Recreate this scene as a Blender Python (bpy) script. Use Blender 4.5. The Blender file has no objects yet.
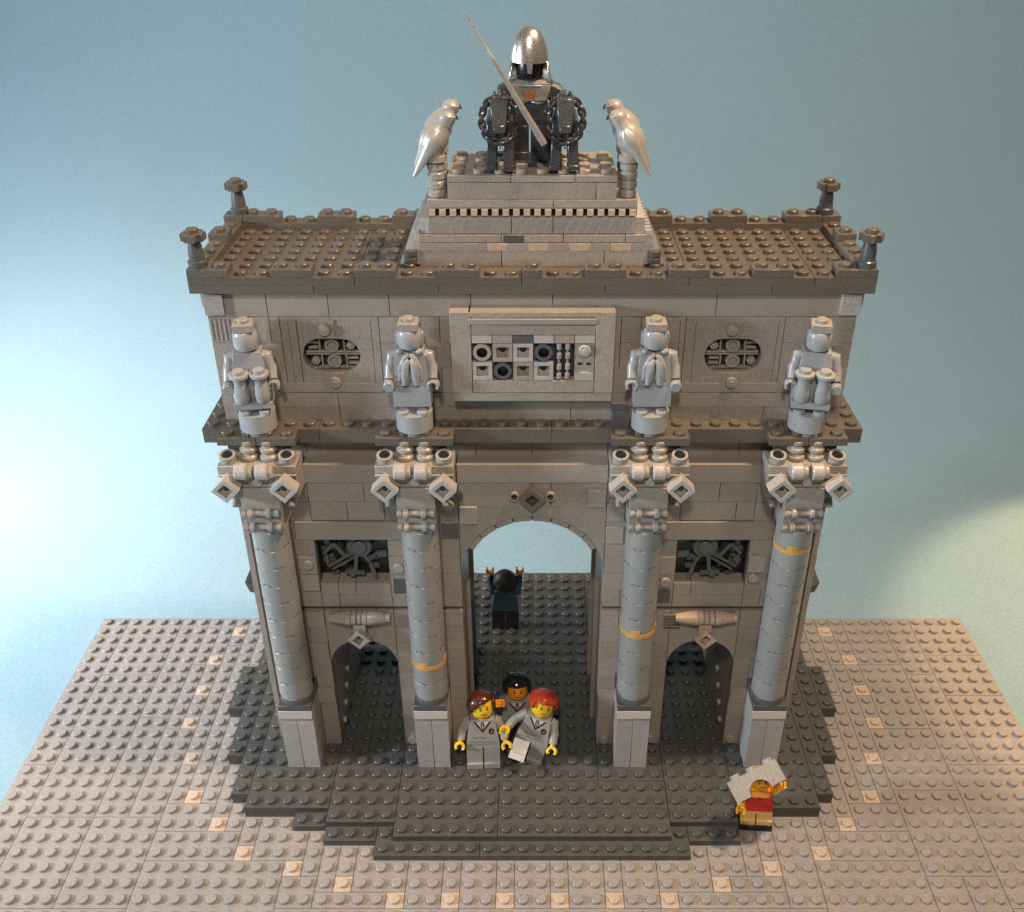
import bpy, math, random
from mathutils import Vector, Matrix
R = math.radians
PI = math.pi
sc = bpy.context.scene
col = sc.collection

# ------------------------------------------------------------ materials
def plastic(name, rgb, rough=0.32, metal=0.0, var=0.06, grain=0.2, spec=0.5, coat=0.0):
    m = bpy.data.materials.new(name); m.use_nodes = True
    nt = m.node_tree; b = nt.nodes['Principled BSDF']
    geo = nt.nodes.new('ShaderNodeNewGeometry')
    tc = nt.nodes.new('ShaderNodeTexCoord')
    n1 = nt.nodes.new('ShaderNodeTexNoise'); n1.inputs['Scale'].default_value = 13.0; n1.inputs['Detail'].default_value = 4
    n2 = nt.nodes.new('ShaderNodeTexNoise'); n2.inputs['Scale'].default_value = 0.35; n2.inputs['Detail'].default_value = 2
    nt.links.new(tc.outputs['Object'], n1.inputs['Vector']); nt.links.new(tc.outputs['Object'], n2.inputs['Vector'])
    def mr(src, lo, hi, a=0.0, c=1.0):
        r = nt.nodes.new('ShaderNodeMapRange')
        r.inputs[1].default_value = a; r.inputs[2].default_value = c
        r.inputs[3].default_value = lo; r.inputs[4].default_value = hi
        nt.links.new(src, r.inputs[0]); return r.outputs[0]
    a = mr(geo.outputs['Random Per Island'], 1 - var, 1 + var)
    b1 = mr(n1.outputs['Fac'], 1 - grain, 1 + grain, .3, .7)
    c1 = mr(n2.outputs['Fac'], 1 - .05, 1 + .05, .3, .7)
    m1 = nt.nodes.new('ShaderNodeMath'); m1.operation = 'MULTIPLY'; nt.links.new(a, m1.inputs[0]); nt.links.new(b1, m1.inputs[1])
    m2 = nt.nodes.new('ShaderNodeMath'); m2.operation = 'MULTIPLY'; nt.links.new(m1.outputs[0], m2.inputs[0]); nt.links.new(c1, m2.inputs[1])
    vm = nt.nodes.new('ShaderNodeVectorMath'); vm.operation = 'SCALE'
    vm.inputs[0].default_value = rgb; nt.links.new(m2.outputs[0], vm.inputs['Scale'])
    nt.links.new(vm.outputs[0], b.inputs['Base Color'])
    b.inputs['Metallic'].default_value = metal
    b.inputs['Specular IOR Level'].default_value = spec
    b.inputs['Coat Weight'].default_value = coat
    rr = mr(n1.outputs['Fac'], rough - .06, rough + .08, .3, .7)
    nt.links.new(rr, b.inputs['Roughness'])
    bp = nt.nodes.new('ShaderNodeBump'); bp.inputs['Strength'].default_value = .08; bp.inputs['Distance'].default_value = .03
    nt.links.new(n1.outputs['Fac'], bp.inputs['Height']); nt.links.new(bp.outputs[0], b.inputs['Normal'])
    return m

M = dict(
    grey=plastic('light_grey_plastic', (.38, .34, .295)),
    wall=plastic('wall_grey_plastic', (.36, .305, .255), rough=.38, var=.07),
    base=plastic('base_grey_plastic', (.335, .306, .285), rough=.33, var=.04),
    shaft=plastic('column_grey_plastic', (.30, .295, .275), rough=.26, var=.05, grain=.06),
    statue=plastic('statue_grey_plastic', (.37, .365, .365), rough=.27, var=.03, grain=.08),
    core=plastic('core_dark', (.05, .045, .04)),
    roof=plastic('dark_grey_brown_plastic', (.138, .117, .094), rough=.3, var=.08),
    dark=plastic('platform_dark_grey_plastic', (.088, .087, .081), rough=.33, var=.04),
    dgrey=plastic('dark_grey_plastic', (.10, .10, .10), rough=.33),
    relief=plastic('relief_dark_grey', (.13, .13, .125), rough=.33),
    tan=plastic('tan_plastic', (.57, .45, .35), rough=.35),
    pale=plastic('pale_grey_plastic', (.47, .43, .395), rough=.33),
    peach=plastic('pale_peach_plastic', (.54, .40, .29), rough=.35),
    gold=plastic('yellow_ring_plastic', (.68, .36, .09), rough=.3),
    yellow=plastic('yellow_skin_plastic', (.95, .58, .02), rough=.28, var=.0, grain=.04),
    orange=plastic('orange_skin_plastic', (.92, .34, .02), rough=.28, var=.0, grain=.04),
    yorange=plastic('yellow_orange_skin_plastic', (.95, .44, .03), rough=.28, var=.0, grain=.04),
    boygrey=plastic('uniform_grey_plastic', (.40, .38, .34), rough=.28, var=.0, grain=.05),
    brownhair=plastic('brown_hair_plastic', (.085, .022, .012), rough=.2, grain=.05),
    blackhair=plastic('black_hair_plastic', (.012, .013, .018), rough=.18, grain=.05),
    darkhair=plastic('dark_brown_hair_plastic', (.022, .017, .014), rough=.5, grain=.1),
    redhair=plastic('red_hair_plastic', (.50, .045, .015), rough=.25, grain=.05),
    black=plastic('black_plastic', (.012, .012, .012), rough=.3),
    maroon=plastic('maroon_print', (.10, .012, .02)),
    white=plastic('white_print', (.75, .74, .72)),
    red=plastic('red_plastic', (.62, .012, .012), rough=.3, grain=.04),
    blue=plastic('blue_torso_plastic', (.03, .065, .095), rough=.3),
    legtan=plastic('yellow_tan_leg_plastic', (.72, .43, .13), rough=.3),
    silver=plastic('silver_metal', (.86, .78, .70), rough=.25, metal=.9, grain=.05),
    pearl=plastic('pearl_silver_plastic', (.50, .47, .43), rough=.33, metal=.3, grain=.05),
    gun=plastic('dark_pearl_plastic', (.085, .083, .085), rough=.28, metal=.3),
    lance=plastic('lance_grey_plastic', (.30, .28, .25), rough=.3, metal=.2),
    crown=plastic('orange_print', (.42, .12, .03)),
)

# ------------------------------------------------------------ mesh builder
class MB:
    def __init__(s): s.v = []; s.f = []; s.m = []; s.s = []; s.X = Matrix(); s.c = []
    def cut(s): s.c.append((len(s.v), len(s.f)))     # the next piece starts here
    def add(s, vs, fs, mat=0, smooth=False, X=None):
        o = len(s.v); T = s.X @ X if X is not None else s.X
        s.v += [T @ Vector(p) for p in vs]
        s.f += [tuple(i + o for i in f) for f in fs]
        s.m += [mat] * len(fs); s.s += ([smooth] * len(fs) if isinstance(smooth, bool) else smooth)
    def box(s, x0, x1, y0, y1, z0, z1, mat=0, X=None):
        s.add([(x0, y0, z0), (x1, y0, z0), (x1, y1, z0), (x0, y1, z0), (x0, y0, z1), (x1, y0, z1), (x1, y1, z1), (x0, y1, z1)],
              [(0, 3, 2, 1), (4, 5, 6, 7), (0, 1, 5, 4), (1, 2, 6, 5), (2, 3, 7, 6), (3, 0, 4, 7)], mat, False, X)
    def hexa(s, b, t, z0, z1, mat=0, X=None):      # b, t = (x0,x1,y0,y1) bottom and top rectangles
        s.add([(b[0], b[2], z0), (b[1], b[2], z0), (b[1], b[3], z0), (b[0], b[3], z0), (t[0], t[2], z1), (t[1], t[2], z1), (t[1], t[3], z1), (t[0], t[3], z1)],
              [(0, 3, 2, 1), (4, 5, 6, 7), (0, 1, 5, 4), (1, 2, 6, 5), (2, 3, 7, 6), (3, 0, 4, 7)], mat, False, X)
    def lathe(s, prof, n=20, mat=0, X=None, smooth=True, cap=True):   # prof: (r,z) list bottom to top, about local z
        vs = []; fs = []; sm = []
        for r, z in prof:
            for i in range(n):
                a = 2 * PI * i / n; vs.append((r * math.cos(a), r * math.sin(a), z))
        for k in range(len(prof) - 1):
            for i in range(n):
                j = (i + 1) % n; fs.append((k * n + i, k * n + j, (k + 1) * n + j, (k + 1) * n + i)); sm.append(smooth)
        if cap:
            if prof[0][0] > 1e-4: fs.append(tuple(reversed(range(n)))); sm.append(False)
            if prof[-1][0] > 1e-4: fs.append(tuple(range((len(prof) - 1) * n, len(prof) * n))); sm.append(False)
        s.add(vs, fs, mat, sm, X)
    def cyl(s, p, q, r, r2=None, n=16, mat=0, ch=0.0):
        p = Vector(p); q = Vector(q); d = q - p; L = d.length
        X = Matrix.Translation(p) @ d.to_track_quat('Z', 'Y').to_matrix().to_4x4()
        r2 = r if r2 is None else r2
        if ch: prof = [(r - ch, 0), (r, ch), (r2, L - ch), (r2 - ch, L)]
        else: prof = [(r, 0), (r2, L)]
        s.lathe(prof, n, mat, X)
    def ring(s, p, q, r, ri, n=18, mat=0, mat2=None, depth=None):   # open tube with a blind hole at q
        p = Vector(p); q = Vector(q); d = q - p; L = d.length; dp = L * .8 if depth is None else depth
        X = Matrix.Translation(p) @ d.to_track_quat('Z', 'Y').to_matrix().to_4x4()
        s.lathe([(r, 0), (r, L), ], n, mat, X, cap=False)
        s.lathe([(r, L), (ri, L)], n, mat, X, smooth=False, cap=False)
        s.lathe([(ri, L), (ri, L - dp), (0.0001, L - dp)], n, mat if mat2 is None else mat2, X, smooth=False, cap=False)
    def tube(s, pts, rad, n=8, mat=0, closed=False):
        P = [Vector(p) for p in pts]; m = len(P)
        rr = rad if isinstance(rad, (list, tuple)) else [rad] * m
        vs = []; fs = []; up = None
        for i in range(m):
            a = P[(i - 1) % m] if (closed or i > 0) else P[i]; b = P[(i + 1) % m] if (closed or i < m - 1) else P[i]
            t = (b - a).normalized()
            if up is None: up = t.orthogonal().normalized()
            up = (up - t * up.dot(t)).normalized(); w = t.cross(up)
            for k in range(n):
                an = 2 * PI * k / n; vs.append(P[i] + (up * math.cos(an) + w * math.sin(an)) * rr[i])
        for i in range(m if closed else m - 1):
            for k in range(n):
                k2 = (k + 1) % n; j = (i + 1) % m
                fs.append((i * n + k, i * n + k2, j * n + k2, j * n + k))
        sm = [True] * len(fs)
        if not closed: fs += [tuple(reversed(range(n))), tuple(range((m - 1) * n, m * n))]; sm += [False, False]
        s.add(vs, fs, mat, sm)
    def ball(s, c, r, mat=0, n=14, X=None):      # r: scalar or 3-tuple
        r = (r, r, r) if not isinstance(r, (tuple, list)) else r
        k = max(6, n // 2 + 1)
        prof = [(max(math.sin(PI * i / k), 1e-5), -math.cos(PI * i / k)) for i in range(k + 1)]
        T = Matrix.Translation(c) @ (X if X is not None else Matrix()) @ Matrix.Diagonal((r[0], r[1], r[2], 1))
        s.lathe(prof, n, mat, T)
    def prism(s, poly, y0, y1, mat=0, X=None, smooth=False):   # poly in (x,z), extruded in y, convex or strip-safe ngon
        n = len(poly)
        vs = [(x, y0, z) for x, z in poly] + [(x, y1, z) for x, z in poly]
        fs = [tuple(range(n)), tuple(reversed(range(n, 2 * n)))] + [(i, i + n, (i + 1) % n + n, (i + 1) % n) for i in range(n)]
        s.add(vs, fs, mat, False, X)
    def stud(s, x, y, z, r=.3, h=.2, mat=0, n=14):
        s.lathe([(r, 0), (r, h - .035), (r - .035, h)], n, mat, Matrix.Translation((x, y, z)))
    def build(s, name, mats, parent=None, bevel=0, loc=None):
        me = bpy.data.meshes.new(name)
        me.from_pydata([tuple(v) for v in s.v], [], s.f)
        for m in (mats if isinstance(mats, (list, tuple)) else [mats]): me.materials.append(M[m] if isinstance(m, str) else m)
        me.polygons.foreach_set('material_index', s.m); me.polygons.foreach_set('use_smooth', s.s)
        me.update(); me.set_sharp_from_angle(angle=R(38))
        o = bpy.data.objects.new(name, me); col.objects.link(o)
        if parent: o.parent = parent
        if loc: o.location = loc
        if bevel:
            b = o.modifiers.new('bevel', 'BEVEL'); b.width = bevel; b.segments = 1; b.limit_method = 'ANGLE'; b.angle_limit = R(55)
        return o

def build_each(b, name, mats, parent=None, bevel=0, kids=None):
    """one object per piece marked with b.cut()"""
    cs = b.c + [(len(b.v), len(b.f))]; out = []
    for (v0, f0), (v1, f1) in zip(cs, cs[1:]):
        if f1 == f0: continue
        q = MB(); q.v = b.v[v0:v1]; q.f = [tuple(i - v0 for i in f) for f in b.f[f0:f1]]; q.m = b.m[f0:f1]; q.s = b.s[f0:f1]
        c = sum(q.v, Vector()) / len(q.v); q.v = [v - c for v in q.v]
        o = q.build(name, mats, parent, bevel, loc=c); out.append(o)
    return out
def tag(o, label=None, cat=None, group=None, kind=None):
    if label: o['label'] = label
    if cat: o['category'] = cat
    if group: o['group'] = group
    if kind: o['kind'] = kind
    return o
def thing(name, loc, label, cat, group=None, rz=0):
    o = bpy.data.objects.new(name, None); col.objects.link(o); o.location = loc; o.rotation_euler = (0, 0, rz)
    o.empty_display_size = .2
    return tag(o, label, cat, group)
def copy_tree(o, parent=None):
    c = o.copy(); col.objects.link(c)
    if parent is not None: c.parent = parent
    for ch in [x for x in bpy.data.objects if x.parent == o]: copy_tree(ch, c)
    return c
T_ = Matrix.Translation
def RX(a): return Matrix.Rotation(R(a), 4, 'X')
def RY(a): return Matrix.Rotation(R(a), 4, 'Y')
def RZ(a): return Matrix.Rotation(R(a), 4, 'Z')
rnd = random.Random(7)
G = .018      # half gap between bricks

# ------------------------------------------------------------ setting: paper backdrop
def backdrop():
    prof = [(-70, -1.35), (40, -1.35)]
    for i in range(1, 13):
        a = (PI / 2) * i / 12; prof.append((40 + 42 * math.sin(a), -1.35 + 42 * (1 - math.cos(a))))
    prof.append((83, 95))
    xs = [-150 + 12.5 * i for i in range(25)]
    vs = []; fs = []
    for j, (y, z) in enumerate(prof):
        for x in xs: vs.append((x, y, z))
    n = len(xs)
    for j in range(len(prof) - 1):
        for i in range(n - 1): fs.append((j * n + i, j * n + i + 1, (j + 1) * n + i + 1, (j + 1) * n + i))
    b = MB(); b.add(vs, fs, 0, True)
    m = bpy.data.materials.new('blue_paper'); m.use_nodes = True; nt = m.node_tree; p = nt.nodes['Principled BSDF']
    p.inputs['Roughness'].default_value = .85; p.inputs['Specular IOR Level'].default_value = .2
    tc = nt.nodes.new('ShaderNodeTexCoord'); n1 = nt.nodes.new('ShaderNodeTexNoise'); n1.inputs['Scale'].default_value = 5.5; n1.inputs['Detail'].default_value = 4
    nt.links.new(tc.outputs['Object'], n1.inputs['Vector'])
    mx = nt.nodes.new('ShaderNodeMix'); mx.data_type = 'RGBA'
    mx.inputs[6].default_value = PAPER[0]; mx.inputs[7].default_value = PAPER[1]
    nt.links.new(n1.outputs['Fac'], mx.inputs[0]); nt.links.new(mx.outputs[2], p.inputs['Base Color'])
    n2 = nt.nodes.new('ShaderNodeTexNoise'); n2.inputs['Scale'].default_value = .03; n2.inputs['Detail'].default_value = 2
    bp = nt.nodes.new('ShaderNodeBump'); bp.inputs['Strength'].default_value = .5; bp.inputs['Distance'].default_value = 3
    nt.links.new(tc.outputs['Object'], n2.inputs['Vector']); nt.links.new(n2.outputs['Fac'], bp.inputs['Height']); nt.links.new(bp.outputs[0], p.inputs['Normal'])
    o = b.build('backdrop', [m]); tag(o, 'smooth pale blue paper backdrop sweeping up behind the model', 'backdrop', kind='structure')
PAPER = ((.185, .31, .375, 1), (.335, .485, .565, 1))
backdrop()

# ------------------------------------------------------------ studded base
acc = [(-21.5, 13.5), (-22.5, 10.5), (-22.5, 7.5), (-22.5, 4.5), (-21.5, 1.5), (-20.5, -1.5), (-18.5, -3.5), (-16.5, -5.5), (-13.5, -6.5), (-10.5, -7.5),
       (-7.5, -8.5), (-4.5, -8.5), (-1.5, -8.5), (1.5, -8.5), (4.5, -8.5), (7.5, -8.5), (10.5, -7.5), (13.5, -6.5), (16.5, -5.5), (18.5, -3.5), (20.5, -1.5),
       (21.5, 1.5), (22.5, 4.5), (22.5, 7.5), (22.5, 10.5), (21.5, 13.5)]
accset = {(math.floor(a), math.floor(b)) for a, b in acc}
def half(y, layer):           # half widths (left, right) of the dark platform in row y..y+1
    y2 = y if y <= 6 else 13 - y
    if layer == 0:
        t = [(-6, 9, 9), (-5, 12, 12), (-4, 14, 12), (-3, 17, 17), (-2, 18, 18), (1, 19, 19), (5, 20, 20)]
    else:
        t = [(-5, 8, 8), (-4, 12, 12), (-3, 17, 17), (-2, 18, 18), (1, 19, 19), (5, 20, 20)]
    r = None
    for a, l, q in t:
        if y2 >= a: r = (l, q)
    return r
def in_dark(x, y, layer=0):
    if y < -6 or y > 19: return False
    h = half(y, layer)
    return bool(h) and -h[0] <= x < h[1]
def tiling(cells, sizes, rg):
    cells = set(cells); out = []
    for (x, y) in sorted(cells, key=lambda c: (c[1], c[0])):
        if (x, y) not in cells: continue
        w, d = rg.choice(sizes)
        ww = 1
        while ww < w and (x + ww, y) in cells: ww += 1
        dd = 1
        while dd < d and all((x + i, y + dd) in cells for i in range(ww)): dd += 1
        for i in range(ww):
            for j in range(dd): cells.discard((x + i, y + j))
        out.append((x, y, ww, dd))
    return out
Y0, Y1 = -15, 15
root = thing('base_plate', (0, 0, -1.2), 'wide light grey studded base with a curved row of small tan squares', 'base plate')
b = MB(); b.X = T_((0, 0, 1.2))
cells = [(x, y) for x in range(-32, 32) for y in range(Y0, Y1) if (x, y) not in accset]
for (x, y, w, d) in tiling(cells, [(6, 8), (4, 12), (8, 6), (2, 8), (6, 10), (8, 4), (4, 6), (10, 6)], random.Random(3)):
    b.box(x + G, x + w - G, y + G, y + d - G, -1.12, -.8)
b.box(-31.9, 31.9, Y0 + .1, Y1 - .1, -1.2, -1.0)
for (x, y) in cells:
    if not in_dark(x, y): b.stud(x + .5, y + .5, -.8)
b.build('plate_field', 'base', root)
ap = None
for (x, y) in acc:
    if ap is None:
        b = MB(); b.box(-.5 + G, .5 - G, -.5 + G, .5 - G, -.32, .004); b.stud(0, 0, .004)
        ap = b.build('accent_plate', 'tan', root); o = ap
    else: o = copy_tree(ap, root)
    o.location = (x, y, .4)

root = thing('dark_platform', (0, 7, -.8), 'dark grey studded platform with stepped edges, lying under the arch', 'platform')
for layer, nm in ((0, 'lower_step'), (1, 'upper_step')):
    b = MB(); b.X = T_((0, -7, .8)); z0 = -.8 + .4 * layer; z1 = z0 + .4
    cells = [(x, y) for x in range(-21, 21) for y in range(-6, 20) if in_dark(x, y, layer)]
    if layer: cells = [c for c in cells if c[1] >= -5 and c[1] <= 18] 
    for (x, y, w, d) in tiling(cells, [(16, 2), (8, 8), (12, 6), (16, 8), (6, 4)], random.Random(5 + layer)):
        b.box(x + G, x + w - G, y + G, y + d - G, z0 + .004, z1)
    for (x, y) in cells:
        if layer == 0 and in_dark(x, y, 1) and y >= -5 and y <= 18: continue
        if layer == 1 and 2 <= y < 11 and ((4 <= x + .5 <= 8) or (12 <= x + .5 <= 16) or (-8 <= x + .5 <= -4) or (-16 <= x + .5 <= -12)): continue
        if layer == 1 and 0 <= y < 2 and any(abs(x + .5 - c) < 1 for c in (-14, -6, 6, 14)): continue
        b.stud(x + .5, y + .5, z1)
    if layer == 0:      # support below the part that reaches past the back of the base
        b.box(-11.9, 11.9, 15.1, 18.9, -1.2, -.79)
    b.build(nm, 'dark', root)

# ------------------------------------------------------------ brick walls
ARCH = thing('triumphal_arch', (0, 6.5, 0), 'large grey toy brick triumphal arch with three openings and four columns, seen from above', 'monument')
OFF = T_((0, -6.5, 0))
def NB():
    b = MB(); b.X = OFF; return b
def courses(b, x0, x1, z0, z1, yf, dep, h=1.2, lens=(2, 3, 4, 6, 1), skip=None, rg=rnd, mat=0, off=.012, bump=0):
    """lay bricks facing -y between x0..x1, z0..z1; skip(x0,x1,z0,z1) drops a brick"""
    z = z0
    while z < z1 - .05:
        hh = min(h, z1 - z); x = x0
        while x < x1 - .05:
            w = min(rg.choice(lens), x1 - x)
            if x1 - x - w < .4: w = x1 - x
            if not (skip and skip(x, x + w, z, z + hh)):
                j = rg.uniform(0, off)
                if bump and rg.random() < bump and w <= 2: j = .12
                mt = mat
                b.box(x + G, x + w - G, yf - j, yf + dep, z + G * .6, z + hh - G * .6, mt)
            x += w
        z += hh
def coursesX(b, y0, y1, z0, z1, xf, dep, s, h=1.2, lens=(2, 3, 4), rg=rnd, mat=0):
    """bricks facing +x (s=1) or -x (s=-1)"""
    z = z0
    while z < z1 - .05:
        hh = min(h, z1 - z); y = y0
        while y < y1 - .05:
            w = min(rg.choice(lens), y1 - y)
            j = rg.uniform(0, .012)
            xa, xb = (xf - dep, xf + j) if s > 0 else (xf - j, xf + dep)
            b.box(xa, xb, y + G, y + w - G, z + G * .6, z + hh - G * .6, mat)
            y += w
        z += hh
def arch_piece(b, xc, r, zs, x0, x1, z1, y0, y1, mat=0, n=24):
    """rectangle x0..x1, zs..z1 with a half round cut of radius r at (xc, zs); extruded y0..y1"""
    pts = [(xc + r * math.cos(PI * i / n), zs + r * math.sin(PI * i / n)) for i in range(n + 1)]   # right to left
    top = []
    for i in range(n + 1):
        t = i / n
        # map along the outline right side, top, left side
        a = PI * i / n; c, s_ = math.cos(a), math.sin(a)
        k = min((x1 - xc) / abs(c) if abs(c) > 1e-6 else 1e9, (z1 - zs) / s_ if s_ > 1e-6 else 1e9)
        top.append((xc + c * k, zs + s_ * k))
    # make sure corners exist
    vs = []; fs = []
    for (x, z) in pts: vs += [(x, y0, z), (x, y1, z)]
    o = len(vs)
    ca = math.atan2(z1 - zs, x1 - xc)
    for i, (x, z) in enumerate(top):
        vs += [(x, y0, z), (x, y1, z)]
    for i in range(n):
        a, c = 2 * i, 2 * i + 2; A, C_ = o + 2 * i, o + 2 * i + 2
        fs += [(a, A, C_, c)[::-1], (a + 1, c + 1, C_ + 1, A + 1)[::-1], (a, c, c + 1, a + 1)[::-1], (A, A + 1, C_ + 1, C_)[::-1]]
    # corner fillers
    for sgn in (1, -1):
        cx = x1 if sgn > 0 else x0
        # find the step that spans the corner
        for i in range(n):
            p, q = top[i], top[i + 1]
            if (sgn > 0 and abs(p[0] - x1) < 1e-4 and abs(q[1] - z1) < 1e-4 and abs(p[1] - z1) > 1e-4 and abs(q[0] - x1) > 1e-4) or \
               (sgn < 0 and abs(q[0] - x0) < 1e-4 and abs(p[1] - z1) < 1e-4 and abs(q[1] - z1) > 1e-4 and abs(p[0] - x0) > 1e-4):
                k = len(vs); vs += [(cx, y0, z1), (cx, y1, z1)]
                A, C_ = o + 2 * i, o + 2 * i + 2
                fs += [(A, k, C_)[::-1], (A + 1, C_ + 1, k + 1)[::-1], (A, A + 1, k + 1, k)[::-1], (k, k + 1, C_ + 1, C_)[::-1]]
    b.add(vs, fs, mat)

YF, YB = 2.0, 11.0
# --- lower wall
b = NB()
for s in (-1, 1):
    for (a, c) in ((4, 8), (12, 16)):
        x0, x1 = (a, c) if s > 0 else (-c, -a)
        b.box(x0 + .06, x1 - .06, YF + .3 if a == 4 else YF + 1.3, YB - .05, 0.005, 20.3, 1)
        if a == 4:
            courses(b, x0, x1, 0, 10.8, YF, .5, lens=(2, 1, 3, 4), bump=.12)
            courses(b, x0, x1, 11.1, 20.7, YF, .5, lens=(2, 1, 3, 4), bump=.1)
        else:
            xi0, xi1 = (12, 15) if s > 0 else (-15, -12)
            courses(b, xi0, xi1, 0, 10.8, YF, .5, lens=(1, 2), bump=.15)
            courses(b, xi0, xi1, 11.1, 20.7, YF, .5, lens=(1, 2, 3), bump=.12)
            xo0, xo1 = (15, 16) if s > 0 else (-16, -15)
            b.box(xo0 + .1, xo1 - .1, YF + 1.3, YB - .1, 0.005, 21.9, 1)
            courses(b, xo0, xo1, 0, 21.9, YF + 1.0, .5, lens=(1,), bump=.4)
            b.box(x0 if s > 0 else x1 - 3, (x0 + 3 if s > 0 else x1), YF + .4, YF + .9, 0.01, 20.3, 1)
        # side faces of the pier towards the openings and outside
        coursesX(b, YF + .52 if not (a == 12 and False) else YF, YB, 0, 13.3 if a == 4 else 6.5, -s * 0 + (x0 if s > 0 else x1), .3, -s)
        coursesX(b, YF + .52, YB, 0, 6.5 if a == 4 else 21.9, (x1 if s > 0 else x0), .3, s)
    # side arch spandrel, through the whole depth in slices
    xc = s * 10
    arch_piece(b, xc, 2, 6.6, xc - 2 + G, xc + 2 - G, 9.6, YF, YF + 1.0)
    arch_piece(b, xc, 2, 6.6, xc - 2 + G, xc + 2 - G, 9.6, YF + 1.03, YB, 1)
    courses(b, xc - 2, xc + 2, 9.6, 10.8, YF, 1, lens=(4, 2, 1))
    b.box(xc - 2, xc + 2, YF + .3, YB - .3, 10.6, 12.0, 1)
    courses(b, xc - 2, xc + 2, 11.1, 12.8, YF, 1.5, h=.85, lens=(4, 3, 1))
    b.box(xc - 2, xc + 2, YF + 1.4, YB - .3, 12.0, 21.9, 1)
    # beam and upper courses over the relief panel
    b.box(xc - 2.9, xc + 2.9, YF - .12, YF + 1.5, 15.9, 17.05)
    courses(b, xc - 2, xc + 2, 17.12, 19.55, YF, 1.5, h=1.215, lens=(4, 3, 2))
    b.box(xc - 2.4, xc + 2.4, YF - .1, YF + .9, 19.6, 20.7)
b.box(-3.95, 3.95, YF + .5, YB - .3, 17.6, 20.3, 1)
arch_piece(b, 0, 4, 13.4, -4 + G, 4 - G, 18.0, YF, YF + .55, n=32)
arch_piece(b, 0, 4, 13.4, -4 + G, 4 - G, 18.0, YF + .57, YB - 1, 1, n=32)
arch_piece(b, 0, 4, 13.4, -4 + G, 4 - G, 18.0, YB - .98, YB, 0, n=32)
courses(b, -4, 4, 18.0, 19.57, YF, .5, h=1.57, lens=(1, 2, 4))
b.box(-4.0 + G, 4.0 - G, YF - .1, YF + .9, 19.6, 20.7)
# frieze set back under the ledge
courses(b, -15, 15, 20.5, 22.0, YF + 1.0, .5, h=1.5, lens=(4, 3, 6)); b.box(-15, 15, YF + .6, YF + 1.2, 20.3, 20.66)
wall = b.build('lower_wall', ['wall', 'core'], ARCH, bevel=.012)
b = NB()
for s in (-1, 1):
    x0, x1 = (4.0, 15.0) if s > 0 else (-15.0, -4.0)
    b.cut()
    b.box(x0, x1, YF + .18, YF + .6, 10.8, 11.1)
    # little corner brackets seen in profile
    b.prism([(s * 15.9, 11.4), (s * 16.7, 11.9), (s * 16.5, 11.2), (s * 15.9, 11.0)][::(1 if s > 0 else -1)], 3.2, 4.6)
build_each(b, 'string_course', 'dgrey', wall, bevel=.01)
# voussoir ring of the main opening
b = NB()
n = 8
for i in range(n):
    a0 = R(27) + (PI - R(54)) * i / n + .012; a1 = R(27) + (PI - R(54)) * (i + 1) / n - .012
    pts = []
    for k in range(5):
        a = a0 + (a1 - a0) * k / 4; pts.append((3.66 * math.cos(a), 13.4 + 3.66 * math.sin(a)))
    for k in range(5):
        a = a1 + (a0 - a1) * k / 4; pts.append((3.97 * math.cos(a), 13.4 + 3.97 * math.sin(a)))
    b.prism(pts, YF + .02, YF + .9)
for i in range(24):          # dark backing so that the joints do not let the light through
    a0 = R(27) + (PI - R(54)) * i / 24; a1 = R(27) + (PI - R(54)) * (i + 1) / 24
    b.prism([(r_ * math.cos(a), 13.4 + r_ * math.sin(a)) for r_, a in ((3.68, a0), (3.68, a1), (3.99, a1), (3.99, a0))], YF + .1, YF + .88, 1)
b.build('arch_ring', ['wall', 'core'], wall)
# round pegs and pale single bricks on the wall face
b = NB()
for (x, z) in ((-12.5, 14.2), (-7.45, 14.0), (7.5, 13.0), (12.4, 13.3), (4.5, .5), (-7.5, .5), (7.4, .6), (12.4, .6), (-4.5, 18.2), (4.4, 18.4)):
    b.cut(); b.cyl((x, YF + .05, z), (x, YF - .28, z), .3, n=14, ch=.03)
for (x, z) in ((-3.45, 17.5), (4.5, 16.2), (-12.5, 12.9), (12.5, 14.2), (3.45, 18.6)):
    b.cut(); b.box(x - .48, x + .48, YF - .16, YF + .1, z - .55, z + .55)
build_each(b, 'wall_stud', 'grey', wall, bevel=.02)
b = NB()
for (x, z) in ((7.4, 11.9), (-8.4 + 1, 12.6), (-4.5, 16.4)):
    b.cut(); b.box(x - .45, x + .45, YF - .05, YF + .1, z - .5, z + .5)
for (x, z) in ((-4.0, 18.7),):
    b.cut(); b.cyl((x, YF + .05, z), (x, YF - .1, z), .3, n=14)
b.cut(); b.box(7.6, 8.6, YF - .04, YF + .1, 9.4, 10.5, 1)
for k in range(5): b.box(7.62, 8.58, YF - .08, YF, 9.5 + .21 * k, 9.6 + .21 * k)
build_each(b, 'dark_wall_brick', ['dgrey', 'wall'], wall)
# stacked clips on the jambs of the side openings
b = NB()
for s in (-1, 1):
    for k in range(6):
        z = .9 + .75 * k; y = 3.2 + .95 * k * .8
        b.cut(); b.cyl((s * 12.02, y, z), (s * 11.8, y, z), .2, n=12, ch=.03)
        b.cut(); b.cyl((s * 12.02, y + .9, z + .5), (s * 11.8, y + .9, z + .5), .2, n=12, ch=.03)
    b.cut(); b.box(min(s * 4, s * 3.7), max(s * 4, s * 3.7), 4.2, 4.7, 0.01, 11); b.cut(); b.box(min(s * 4, s * 3.75), max(s * 4, s * 3.75), 8.2, 8.6, 0.01, 11)
build_each(b, 'jamb_clip', 'wall', wall, bevel=.02)

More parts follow.
